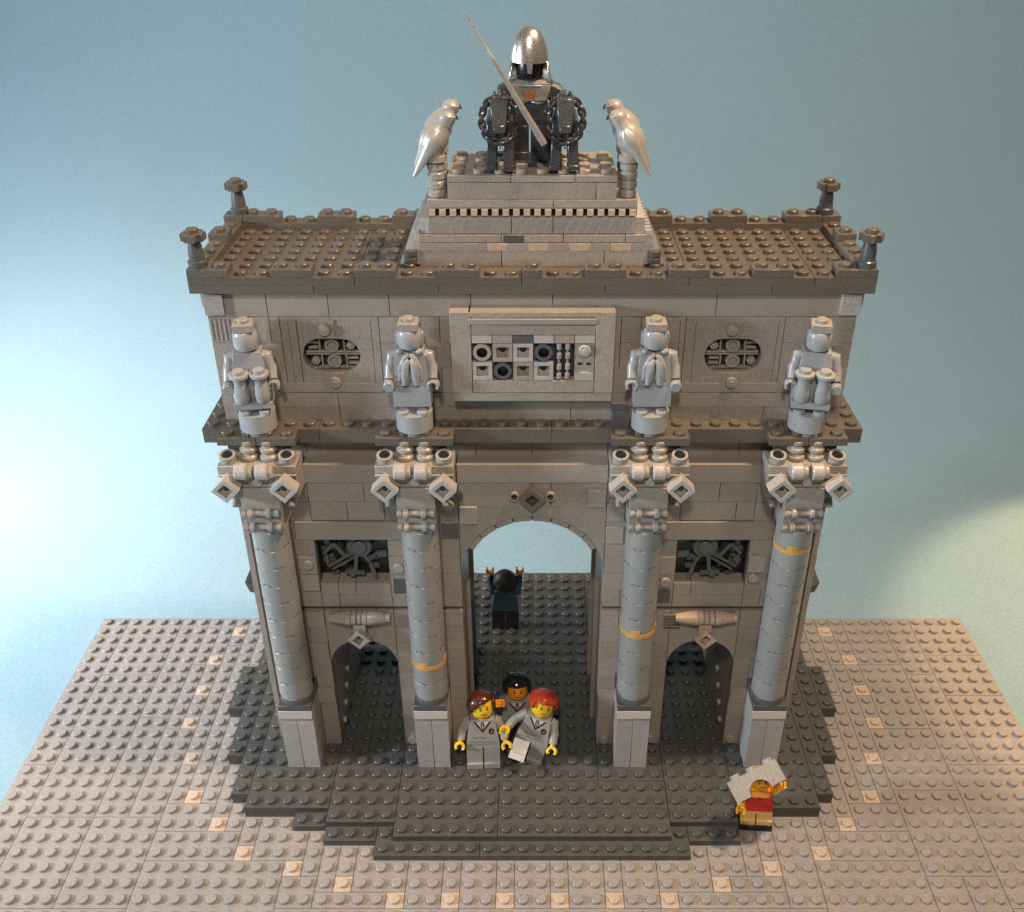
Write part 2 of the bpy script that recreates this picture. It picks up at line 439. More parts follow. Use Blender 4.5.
# --- keystone ornaments
def diamond(b, x, y, z, side, depth, X=None, mat=0, matin=1, hole=.56):
    """1x1 brick with a square recess, turned 45 degrees, facing -y"""
    Xf = T_((x, y, z)) @ (X if X is not None else Matrix()) @ RY(45)
    h = side / 2; g = h * hole
    b.box(-h, h, .3, depth, -h, h, mat, Xf)
    for (x0, x1, z0, z1) in ((-h, h, g, h), (-h, h, -h, -g), (-h, -g, -g, g), (g, h, -g, g)): b.box(x0, x1, 0, .3, z0, z1, mat, Xf)
    b.lathe([(g * .5, 0), (g * .5, .004)], 12, matin, Xf @ T_((0, .296, 0)) @ RX(90))
b = NB()
diamond(b, 0, YF - .42, 18.65, 1.0, .5)
k = b.build('keystone_ornament', ['roof', 'black'], ARCH, bevel=.02); k['label'] = 'dark diamond brick over the main opening'
b = NB()
for s in (-1, 1): b.cut(); b.ring((s * .96, YF + .02, 18.8), (s * .96, YF - .3, 18.8), .25, .17, mat=0, mat2=1)
build_each(b, 'peg', ['wall', 'relief'], k)
for s in (-1, 1):
    b = NB(); xc = s * 9.93; zc = 10.62; yc = YF - .42
    b.lathe([(.18, 0), (.24, .02), (.30, .35), (.44, 1.2), (.44, 1.28)], 18, 0, T_((xc - 1.75, yc, zc)) @ RY(90))
    b.cyl((xc - .45, yc, zc), (xc - .12, yc, zc), .42, n=18, ch=.05); b.cyl((xc - .1, yc, zc), (xc + .18, yc, zc), .40, n=18, ch=.06)
    b.cyl((xc + .2, yc, zc), (xc + .5, yc, zc), .42, n=18, ch=.05)
    b.lathe([(.44, 0), (.44, .06), (.30, .95), (.26, 1.0), (.26, 1.25), (.16, 1.26)], 18, 0, T_((xc + .52, yc, zc)) @ RY(90))
    b.box(xc - .4, xc + .4, YF - .3, YF + .05, 10.25, 10.75); b.box(xc - .35, xc + .35, YF - .7, YF + .05, 9.7, 10.25)
    diamond(b, xc + .05 * s, YF - .95, 9.35, .92, .5)
    b.build('keystone_ornament', ['peach' if s > 0 else 'grey', 'black'], ARCH, bevel=.015)

# --- relief panels
for s in (-1, 1):
    b = NB(); xc = s * 10
    b.box(xc - 2, xc + 2, YF + .95, YF + 1.3, 12.8, 15.9, 1)
    rg = random.Random(11)
    def P(x, z): return xc + (x if s < 0 else -x), z
    def tb(x0, z0, x1, z1, r, y=YF + .55):
        a = P(x0, z0); c = P(x1, z1); b.cyl((a[0], y, a[1]), (c[0], y, c[1]), r, n=8)
    x, z = P(.35, 15.05); b.cyl((x, YF + .8, z), (x, YF + .35, z), .72, n=22, ch=.08); b.cyl((x, YF + .36, z), (x, YF + .22, z), .45, n=20, ch=.05)
    tb(.2, 14.8, -1.5, 13.7, .10, YF + .4); tb(.3, 14.5, -1.3, 13.45, .08, YF + .45); tb(-.5, 14.35, -1.1, 15.2, .12, YF + .5)
    tb(-1.1, 15.2, -1.7, 14.5, .12); tb(-1.6, 14.4, -1.5, 13.6, .11)
    tb(.5, 14.6, .9, 13.9, .10, YF + .4); tb(.9, 13.95, 1.15, 12.9, .13, YF + .35); tb(.15, 14.5, 0, 13.4, .12, YF + .4)
    tb(-.6, 13.25, .5, 13.15, .16, YF + .5); tb(-.2, 13.5, -.2, 13.0, .2, YF + .45)
    for k in range(20):
        x, z = P(rg.uniform(-1.8, 1.8), rg.uniform(12.95, 15.75)); w = rg.uniform(.12, .34)
        b.box(x - w, x + w, YF + .75, YF + .98, z - w * .6, z + w * .5, 0, T_((x, 0, z)) @ RY(rg.uniform(-40, 40)) @ T_((-x, 0, -z)))
        if k % 3 == 0: b.cyl((x, YF + .8, z), (x, YF + .6, z), .2, n=12, ch=.02)
    b.build('relief_panel', ['relief', 'black'], ARCH, bevel=.015)

# --- ledge between the storeys
b = NB()
x = -17
while x < 17:
    w = min(rnd.choice((4, 6, 8)), 17 - x); b.box(x + G, x + w - G, YF, YF + 1, 22.0, 22.8); x += w
for s in (-1, 1):
    b.box(min(s * 15.9, s * 17) + G, max(s * 15.9, s * 17) - G, YF + 1 + G, YB + .9, 22.0, 22.8)
b.box(-16, 16, YF + 1, YB + .9, 22.0, 22.5)
for cx in (-14, -6, 6, 14):
    for (a, c) in ((-2, 0), (0, 2)) if abs(cx) == 14 else ((-2, 2),): b.box(cx + a + G, cx + c - G, 1.0, 2.0 - .01, 22.4, 22.795)
    b.box(cx - 1.6, cx + 1.6, 1.4, 2.0, 21.95, 22.39)
for i in range(34):
    x = -16.5 + i
    b.stud(x, YF + .5, 22.8)
for s in (-1, 1):
    for k in range(9): b.stud(s * 16.5, YF + 1.5 + k, 22.8)
for cx in (-14, -6, 6, 14):
    for d in (-1.5, -.5, .5, 1.5): b.stud(cx + d, 1.5, 22.8)
ledge = b.build('ledge', 'roof', ARCH)
b = NB(); b.box(4.05, 4.98, 2.1, 3, 22.8, 23.75); b.build('dark_brick', 'dgrey', ledge, bevel=.02)

# --- attic wall
YA, YAB = 3.0, 10.0
b = NB()
b.box(-15.9, 15.9, YA + .9, YAB - .3, 22.4, 29.95, 1)
def oval(s, x0, x1, z0, z1): return x1 > s * 10.1 - 1.9 and x0 < s * 10.1 + 1.9 and z1 > 25.0 and z0 < 28.4
courses(b, -16, 16, 22.8, 23.6, YA - .0, .8, h=.8, lens=(8, 6, 4))
courses(b, -16, 16, 23.6, 24.4, YA - .05, .8, h=.8, lens=(10, 6, 4))
def skp(x0, x1, z0, z1): return (x0 < 12.55 and x1 > 7.5) or (x0 < -7.5 and x1 > -12.55)
for (xa, xb) in ((-16, -12.5), (-7.6, 7.6), (12.5, 16)):
    courses(b, xa, xb, 24.4, 28.6, YA, .8, h=1.4, lens=(1, 1.5, 2))
for s in (-1, 1):
    xc = s * 10.1
    # wall with an oval (stadium) opening, built from vertical slats that carry the cut
    rx, rz = 1.45, .92; zc = 26.5; x0, x1 = xc - 2.5 if s > 0 else xc - 2.4, xc + 2.4 if s > 0 else xc + 2.5
    N = 30; xs = [xc - rx + 2 * rx * i / N for i in range(N + 1)]
    def hz(x):
        d = abs(x - xc); f = rx - rz
        return rz if d <= f else math.sqrt(max(rz * rz - (d - f) ** 2, 0))
    b.box(x0 + G, xc - rx, YA, YA + .5, 24.41, 28.59); b.box(xc + rx, x1 - G, YA, YA + .5, 24.41, 28.59)
    for i in range(N):
        a, c = xs[i], xs[i + 1]; ha, hc = hz(a), hz(c)
        b.prism([(a, zc + ha), (c, zc + hc), (c, 28.59), (a, 28.59)], YA, YA + .5)
        b.prism([(a, 24.41), (c, 24.41), (c, zc - hc), (a, zc - ha)], YA, YA + .5)
    b.box(xc - rx, xc + rx, YA + .62, YA + .85, zc - rz, zc + rz, 1)
    for d in (-2.0, 2.1): b.box(xc + d - .012, xc + d + .012, YA - .004, YA + .1, 24.6, 28.4, 1)
courses(b, -16, 16, 28.62, 30.0, YA - .03, .9, h=1.38, lens=(4, 6, 8, 3))
for s in (-1, 1): coursesX(b, YA + .82, YAB, 22.8, 30.0, s * 16, .3, s)
courses(b, -16, 16, 22.8, 30.0, YAB - .3, .3)
attic = b.build('attic_wall', ['wall', 'core'], ARCH)
# corner bricks and grilles
for s in (-1, 1):
    b = NB(); b.box(min(s * 15.05, s * 16.02), max(s * 15.05, s * 16.02), YA - .22, YA + .6, 28.75, 29.85)
    b.prism([(s * 16.0, 28.9), (s * 16.35, 28.9), (s * 16.35, 29.8), (s * 16.0, 29.8)][::s], YA + .5, YA + 1.4)
    b.build('corner_brick', 'pale' if s > 0 else 'grey', attic, bevel=.02)
b = NB()
for k in range(6): b.box(-15.95 + .22 * k, -15.95 + .22 * k + .11, YA - .08, YA + .1, 27.35, 28.5)
b.build('grille', 'grey', attic)
# seams and single studs beside the medallions
for s in (-1, 1):
    xc = s * 10.1
    b = NB()
    def bar(z, dx):
        if True:
            b.ring((xc + dx, YA + .55, z), (xc + dx, YA + .22, z), .36, .25, mat=0, mat2=0, depth=.14)
        b.box(xc - 1.35, xc + 1.35, YA + .30, YA + .55, z + .33, z + .41); b.box(xc - 1.35, xc + 1.35, YA + .30, YA + .55, z - .41, z - .33)
        for q in (-1, 1):
            b.box(xc + dx + q * .62 - .04, xc + dx + q * .62 + .04, YA + .28, YA + .55, z - .35, z + .35)
            if q * (1 if z > 26.5 else -1) * (-s) > 0:
                b.lathe([(.24, 0), (.24, .3), (.2, .32)], 6, 0, T_((xc + dx + q * .95, YA + .55, z)) @ RX(90)); 
                b.ball((xc + dx + q * .95, YA + .3, z), .14, 0, 8)
            else:
                b.box(xc + dx + q * .95 - .25, xc + dx + q * .95 + .25, YA + .32, YA + .55, z + .08, z + .2)
                b.box(xc + dx + q * .95 - .25, xc + dx + q * .95 + .25, YA + .32, YA + .55, z - .2, z - .08)
    bar(26.93, 0); bar(26.07, .06)
    b.build('medallion', ['grey', 'relief'], attic, bevel=.01)
    b = NB()
    for dz, dx in ((1.45, -.2), (-1.45, .05)):
        b.cut(); b.box(xc + dx - .5, xc + dx + .5, YA - .06, YA + .1, 26.5 + dz - .5, 26.5 + dz + .5)
        b.cyl((xc + dx, YA, 26.5 + dz), (xc + dx, YA - .26, 26.5 + dz), .3, n=16, ch=.04); b.cyl((xc + dx, YA - .2, 26.5 + dz), (xc + dx, YA - .3, 26.5 + dz), .15, n=12, ch=.02)
    build_each(b, 'wall_stud', 'wall', attic, bevel=.015)
    b = NB()
    b.box(xc - 2.45, xc + 2.45, YA - .04, YA + .1, 24.45, 24.95); b.box(xc - .6 * s - 2.2, xc - .6 * s - 2.16, YA - .01, YA + .1, 25, 28.4, 1)
    b.build('sill', ['wall', 'black'], attic, bevel=.01)
# centre panel with pattern blocks
b = NB()
gx0, gx1, gz0, gz1 = -2.98, 3.08, 25.6, 27.62
y = 2.0
b.box(-4, gx0 - G, y, YA, 24.4 + .5, 29.25); b.box(gx1 + G, 4.02, y, YA, 24.4 + .5, 29.25)
b.box(gx0, gx1, y + .005, YA, 24.92, gz0 - G); b.box(gx0, gx1, y + .012, YA, gz1 + .44, 28.55)
b.box(-3.98, 4.0, y + .02, YA, 24.42, 24.88)
b.box(-3.1, 3.1, y + .02, YA, 28.58, 28.98); b.box(-3.1, 3.1, y - .04, YA, 28.62, 28.9); b.box(-3.1, 3.1, y + .01, YA, 29.0, 29.25)
b.box(gx0, gx1, y + .5, YA, gz0 - .1, gz1 + .3, 1)
cp = b.build('centre_panel', ['wall', 'core'], ARCH, bevel=.015)
b = NB(); cw = (gx1 - gx0) / 6; ch = (gz1 - gz0) / 2
# materials: 0 wall 1 black 2 pale 3 dark
for c in range(6):
    b.cut(); b.box(gx0 + c * cw + G, gx0 + (c + 1) * cw - G, y + .0, y + .4, gz1 + .01, gz1 + .41, {0: 2, 2: 3, 3: 2, 5: 2}.get(c, 0))
def sq(c, r, mt):
    b.cut()
    x0 = gx0 + c * cw + G; x1 = x0 + cw - 2 * G; z1 = gz1 - r * ch - G; z0 = z1 - ch + 2 * G; e = .19
    for q in ((x0, x1, z1 - e, z1), (x0, x1, z0, z0 + e), (x0, x0 + e, z0 + e, z1 - e), (x1 - e, x1, z0 + e, z1 - e)): b.box(q[0], q[1], y, y + .4, q[2], q[3], mt)
    b.box(x0, x1, y + .3, y + .45, z0, z1, mt); b.lathe([(.17, 0), (.17, .01)], 12, 1, T_(((x0 + x1) / 2, y + .3, z1 - .42)) @ RX(90))
def rd(c, r, mt):
    b.cut()
    x = gx0 + (c + .5) * cw; z = gz1 - (r + .5) * ch
    b.box(x - cw / 2 + G, x + cw / 2 - G, y + .3, y + .45, z - ch / 2 + G, z + ch / 2 - G, 3); b.ring((x, y + .35, z), (x, y, z), .45, .27, n=20, mat=mt, mat2=1)
rd(0, 0, 0); sq(1, 0, 0); sq(2, 0, 2); rd(3, 0, 3); sq(0, 1, 2); rd(1, 1, 3); sq(2, 1, 0); sq(3, 1, 2)
for j in range(2):
    x = gx0 + 4 * cw + .27 + .42 * j; b.cut()
    for k in range(4):
        z = gz0 + .22 + .5 * k + (.1 if k > 1 else 0); b.cyl((x, y + .12, z - .17), (x, y + .12, z + .17), .13, n=10, ch=.03)
    b.cyl((x, y + .18, gz0), (x, y + .18, gz1), .07, n=8)
x = gx0 + 5.5 * cw; b.cut(); b.box(x - cw / 2 + G, x + cw / 2 - G, y + .1, y + .4, gz0, gz1)
b.cyl((x, y + .1, gz1 - .38), (x, y - .14, gz1 - .38), .3, n=18, mat=2, ch=.04); b.cyl((x, y, gz1 - .38), (x, y - .17, gz1 - .38), .14, n=12, mat=2, ch=.02)
for q in (-.22, .2): b.box(x + q - .1, x + q + .1, y + .07, y + .2, gz1 - 1.2, gz1 - 1.08, 1)
b.box(x - cw / 2 + .03, x + cw / 2 - .03, y, y + .2, gz0, gz0 + .42, 2)
build_each(b, 'pattern_block', ['wall', 'black', 'pale', 'dgrey'], cp)

# --- roof
RX0, RX1, RY0, RY1 = -16.5, 16.5, 2.5, 10.5
b = NB()
x = RX0
while x < RX1 - .1:
    w = min(rnd.choice((8, 6, 10)), RX1 - x); b.box(x + G, x + w - G, RY0, RY0 + 1.5, 30.0, 30.4 - .01); x += w
b.box(RX0 + .01, RX1 - .01, RY0 + 1.5, RY1, 30.0, 30.39)
for (x, y, w, d) in tiling([(x, y) for x in range(33) for y in range(8)], [(8, 8), (6, 8), (10, 8)], random.Random(2)):
    b.box(RX0 + x + G, RX0 + x + w - G, RY0 + y + G, RY0 + y + d - G, 30.4, 30.8)
for i in range(-15, 16):
    for j in range(3, 10):
        if abs(i) <= 5 and j >= 4: continue
        b.stud(i, j, 30.8)
roof = b.build('roof', 'roof', ARCH)
def parapet_piece(x0, x1, y0, y1, z0, z1):
    b = NB(); b.box(x0 + G, x1 - G, y0 + G, y1 - G, z0 + .004, z1)
    nx = round(x1 - x0); ny = round(y1 - y0)
    return b, nx, ny
b = NB()
def pp(x0, x1, y0, y1, z0, z1, st=True):
    b.cut(); b.box(x0 + G, x1 - G, y0 + G, y1 - G, z0 + .004, z1)
    if st:
        for i in range(round(x1 - x0)):
            for j in range(round(y1 - y0)): b.stud(x0 + .5 + i, y0 + .5 + j, z1)
pp(-16.5, -14.5, 2.5, 3.5, 30.8, 31.2, False); b.stud(-15, 3, 31.2)
pp(14.5, 16.5, 2.5, 3.5, 30.8, 31.2, False); b.stud(15, 3, 31.2)
for (a, c) in ((-12.5, -10.5), (-8.5, -6.5), (-4.5, -1.5 + -1), (-.5, .5), (2.5, 4.5), (6.5, 8.5), (10.5, 12.5)):
    pp(a, c, 2.5, 3.5, 30.8, 31.2)
pp(-16.5, -15.5, 3.5, 9.5, 30.8, 31.2); pp(15.5, 16.5, 3.5, 9.5, 30.8, 31.2)
pp(-16.5, -15.5, 6.5, 7.5, 31.2, 31.6); pp(15.5, 16.5, 6.5, 7.5, 31.2, 31.6)
pp(-16.5, -5.5, 9.5, 10.5, 30.8, 31.2); pp(5.5, 16.5, 9.5, 10.5, 30.8, 31.2)
for (a, c) in ((-15.5, -13.5), (-11.5, -9.5), (-7.5, -5.5), (5.5, 7.5), (9.5, 11.5), (13.5, 15.5)): pp(a, c, 9.5, 10.5, 31.2, 31.6)
pp(-16.5, -15.5, 9.5, 10.5, 31.2, 31.6, False); pp(15.5, 16.5, 9.5, 10.5, 31.2, 31.6, False)
build_each(b, 'battlement', 'roof', roof, bevel=.015)
fin = None
for (x, y, z) in ((-16, 3, 31.2), (16, 3, 31.2), (-15.7, 10, 31.6), (15.7, 10, 31.6)):
    if fin is None:
        b = MB(); b.lathe([(.44, 0), (.46, .08), (.46, .3), (.38, .36), (.36, .8), (.3, 1.12), (.28, 1.3)], 18)
        fin = b.build('finial', 'dgrey', ARCH); o = fin
        b = MB(); b.box(-.28, .28, -.54, .54, 1.3, 1.68); b.box(-.54, .54, -.28, .28, 1.302, 1.678); b.box(-.3, .3, -.4, .4, 1.304, 1.676, 0, RZ(45)); b.lathe([(.42, 1.3), (.42, 1.66)], 16); b.stud(0, 0, 1.68)
        b.build('finial_cap', 'roof', fin, bevel=.02)
    else: o = copy_tree(fin, ARCH)
    o.location = (x, y - 6.5, z); o.rotation_euler = (0, 0, R(-28) if x > 0 and y < 5 else R(10 if x > 0 else -6))

# --- plinth above the roof
b = NB()
PB = 9.3
courses(b, -5.5, 5.5, 30.8, 32.0, 4.0, .8, lens=(6, 4, 5))
# second row in plates with pale ones
x = -5.5
for w, mt in ((3.3, 0), (1, 2), (1, 0), (1, 2), (1, 0), (1, 2), (1, 0), (1, 2), (.7, 0)):
    b.box(x + G, x + w - G, 4.0 - .02, 5, 31.62, 31.99, mt); x += w
courses(b, -5.5, 5.5, 32.02, 32.42, 4.0, .8, h=.4, lens=(4, 2, 3))
b.box(-1.4, -.4, 3.985, 4.5, 32.04, 32.4, 3)
courses(b, -5, 5, 32.44, 33.3, 4.08, .8, h=.86, lens=(1, 2, 4))
b.box(-5, 5, 4.3, 5.2, 33.28, 33.72, 1)
for i in range(20):
    x = -4.78 + .503 * i; b.box(x - .15, x + .15, 3.93, 4.5, 33.36, 33.66, 2)
b.box(-5, 5, 4.1, 4.4, 33.66, 33.74, 2)
courses(b, -5, 5, 33.74, 34.12, 4.02, .8, h=.38, lens=(6, 4))
courses(b, -4, 4, 34.12, 34.92, 4.06, .8, h=.8, lens=(4, 7, 5))
courses(b, -4, 4, 34.93, 35.25, 4.06, 4.4, h=.32, lens=(1.9, 3, 2))
b.box(-5.45, 5.45, 4.7, PB, 30.8, 32.4); b.box(-4.95, 4.95, 4.75, PB, 32.4, 34.1); b.box(-3.95, 3.95, 4.8, 8.42, 34.1, 34.92)
for i in range(8):
    for j in range(4): b.stud(-3.5 + i, 4.56 + j, 35.25)
for s in (-1, 1):
    for j in range(4): b.stud(s * 4.5, 5.6 + j, 34.1)
plinth = b.build('plinth', ['wall', 'black', 'peach', 'dgrey'], ARCH, bevel=.01)
for s in (-1, 1):
    b = NB()
    for k in range(10):
        y = 4.1 + .5 * k
        b.hexa((min(s * 5.5, s * 6.5), max(s * 5.5, s * 6.5), y, y + .3), ((5.45, 5.75, y, y + .3) if s > 0 else (-5.75, -5.45, y, y + .3)), 30.9, 32.6)
        b.hexa((min(s * 5.0, s * 6.3), max(s * 5.0, s * 6.3), y + .3, y + .5), ((5.0, 5.6, y + .3, y + .5) if s > 0 else (-5.6, -5.0, y + .3, y + .5)), 30.9, 32.5, 1)
    b.box(min(s * 5.0, s * 5.42), max(s * 5.0, s * 5.42), 4.2, 9.2, 32.43, 33.2)
    b.build('side_grille', ['pale', 'roof'], plinth)
    b = NB()
    b.lathe([(.33, 0), (.33, .26), (.27, .3), (.27, .34), (.33, .38), (.33, .62), (.27, .66)], 16, 0, T_((s * 5.95, 4.1, 31.0))); 
    b.build('dark_round_brick', 'dgrey', plinth)
for s in (-1, 1):
    for y in (4.62, 6.4):
        b = NB(); z = 34.12
        pr = []
        for k in range(4): pr += [(.36, z), (.42, z + .05), (.42, z + .30), (.36, z + .36), (.34, z + .40)]; z += .42
        b.lathe(pr + [(.5, z), (.5, z + .25), (.42, z + .3)], 18, 0, T_((s * 4.55, y, 0)))
        b.build('bird_post', 'grey', plinth)

# --- columns: column mesh is the shaft; pedestal, ring and capital are sub-parts
def shaft_mesh(zg):
    b = MB()
    z = 5.6; k = 0
    r = .985
    while z < 17.55:
        h = 1.2; zz = z + h
        if z < zg < z + h: pass
        b.lathe([(r - .02, z + .008), (r, z + .03), (r, zz - .03), (r - .02, zz - .008)], 32)
        # seams around each brick
        z = zz; k += 1
    b.lathe([(.93, 5.5), (.93, 17.7)], 24)
    for k in range(10):       # castellated joints of the round bricks
        z = 5.6 + 1.2 * k
        for q in range(4):
            X = RZ(-90 + 90 * q + 25 + (k % 2) * 40)
            b.box(.965, .988, -.2, .2, z + .14, z + .16, 1, X); b.box(.965, .988, .19, .205, z, z + .16, 1, X); b.box(.965, .988, -.205, -.19, z, z + .16, 1, X)
    return b
def column(cx, zg):
    c = shaft_mesh(zg or 0).build('column', ['shaft', 'dgrey'], ARCH); c.location = (cx, 1 - 6.5, 0)
    if zg:
        b = MB(); n = 40
        for i in range(n):        # ragged-edged ring: the yellow plate shows more where the brick above is notched
            a0, a1 = 2 * PI * i / n, 2 * PI * (i + 1) / n
            up = .15 if ((i // 3) % 3 == 0) else 0
            vs = []
            for rr in (.95, 1.0):
                for a in (a0, a1):
                    for z in (zg - .2, zg + .14 + up): vs.append((rr * math.cos(a), rr * math.sin(a), z))
            b.add(vs, [(4, 6, 7, 5), (0, 1, 3, 2), (1, 5, 7, 3), (0, 2, 6, 4), (0, 4, 5, 1), (2, 3, 7, 6)])
        g = b.build('yellow_ring', 'gold', c)
    return c
c0 = column(-14, None)
b = MB()
for s in (-1, 1):
    b.box(min(0, s) + G * .7, max(0, s) - G * .7, -1 + .05, 1, 0.004, 4.0)
b.hexa((-1 + .01, 1 - .01, -.95, 1), (-1 + .01, 1 - .01, -1.14, 1), 4.0, 4.32); b.hexa((-.99, .99, -1.14, 1), (-.99, .99, -1.0, 1), 4.34, 4.8)
b.build('pedestal', 'pale', c0, bevel=.015)
b = MB(); b.box(-.98, .98, -.98, .98, 4.81, 5.2); b.lathe([(.99, 5.2), (.99, 5.55), (.95, 5.62)], 28)
b.box(.0, .98, .0, .98, 5.2, 5.58); b.box(-.98, .0, .0, .98, 5.2, 5.58)
b.build('column_base', 'dgrey', c0, bevel=.015)
b = MB()
b.box(-.98, .98, -.9, 1.0, 17.62, 20.38)                    # neck block
b.box(-2, 2, -.62, .99, 21.12, 21.55); b.box(-2, 2, -.75, .99, 20.98, 21.1)   # wide plate
b.box(-1.5, 1.5, -.8, .5, 20.42, 20.55); b.box(-1.3, 1.3, -.7, .5, 20.4, 20.98)
for s in (-1, 1): b.box(min(s * 1.35, s * 1.95), max(s * 1.35, s * 1.95), -.5, .9, 19.6, 21.0)
b.build('capital', 'grey', c0, bevel=.02); cap = c0
b = MB()
for z in (18.15, 19.0):
    y = -1.1; b.cut()
    b.cyl((-.98, y, z), (.98, y, z), .15, n=12)
    for x in (-.5, .42): b.cyl((x - .13, y, z), (x + .13, y, z), .26, n=16, ch=.04)
    b.cyl((.72, y, z), (.98, y, z), .2, n=14, ch=.03); b.cyl((-.98, y, z), (-.72, y, z), .19, n=14, ch=.03)
    for x in (-.5, .42): b.box(x - .1, x + .1, y, -.85, z - .15, z + .15)
build_each(b, 'turned_bar', 'grey', cap)
b = MB()
for x in (-.55, .5):
    b.cut(); b.cyl((x - .44, -.95, 21.45), (x + .2, -.95, 21.45), .44, n=20, ch=.08); b.cyl((x + .2, -.95, 21.45), (x + .42, -.95, 21.45), .34, n=18, ch=.04)
    b.box(x - .3, x + .3, -.95, -.5, 21.1, 21.5)
build_each(b, 'barrel', 'pale', cap)
b = MB(); b.cyl((0, -.68, 20.72), (0, -.88, 20.72), .26, n=16, ch=.03); b.build('round_stud', 'pale', cap)
b = MB()
for s in (-1, 1):
    b.cut(); b.ring((s * 1.5, -.1, 21.5), (s * 1.5, -.22, 22.02), .42, .29, n=20, mat=0, mat2=1)
    b.cut()
    for k in range(3):
        z = 21.55 + .4 * k; b.lathe([(.36, 0), (.46, .06), (.46, .22), (.36, .3), (.34, .4)], 18, 0, T_((s * .5, .2 + .1 * k, z)))
    b.cut(); b.cyl((s * 1.45, -.2, 19.3), (s * 1.45, -.5, 19.0), .2, n=12, ch=.03)
    b.box(min(s * 1.2, s * 1.6), max(s * 1.2, s * 1.6), -.3, .6, 18.9, 19.7)
build_each(b, 'round_brick', ['grey', 'relief'], cap)
vt = None
for s in (-1, 1):
    b = MB(); diamond(b, 0, 0, 0, .98, .75, matin=1, hole=.6)
    if vt is None: vt = b.build('diamond_tile', ['pale', 'core'], cap, bevel=.02); o = vt
    else: o = copy_tree(vt, cap)
    o.location = (s * 1.46 + .03, -1.68, 20.70)
cols = [c0]
for cx in (-6, 6, 14):
    c = copy_tree(c0, ARCH); c.location = (cx, 1 - 6.5, 0); cols.append(c)
for c, zg in zip(cols[1:], (8.15, 10.55, 16.4)):
    b = MB(); n = 60
    for i in range(n):
        a0, a1 = 2 * PI * i / n, 2 * PI * (i + 1) / n
        ph = (i / n * 360 + 30) % 90
        up = .26 if ph < 26 else 0
        vs = []
        for rr in (.9, 1.005):
            for a in (a0, a1):
                for z in (zg - .17, zg + .12 + up): vs.append((rr * math.cos(a), rr * math.sin(a), z))
        b.add(vs, [(4, 6, 7, 5), (0, 1, 3, 2), (1, 5, 7, 3), (0, 2, 6, 4), (0, 4, 5, 1), (2, 3, 7, 6)])
    b.build('yellow_ring', 'gold', c)
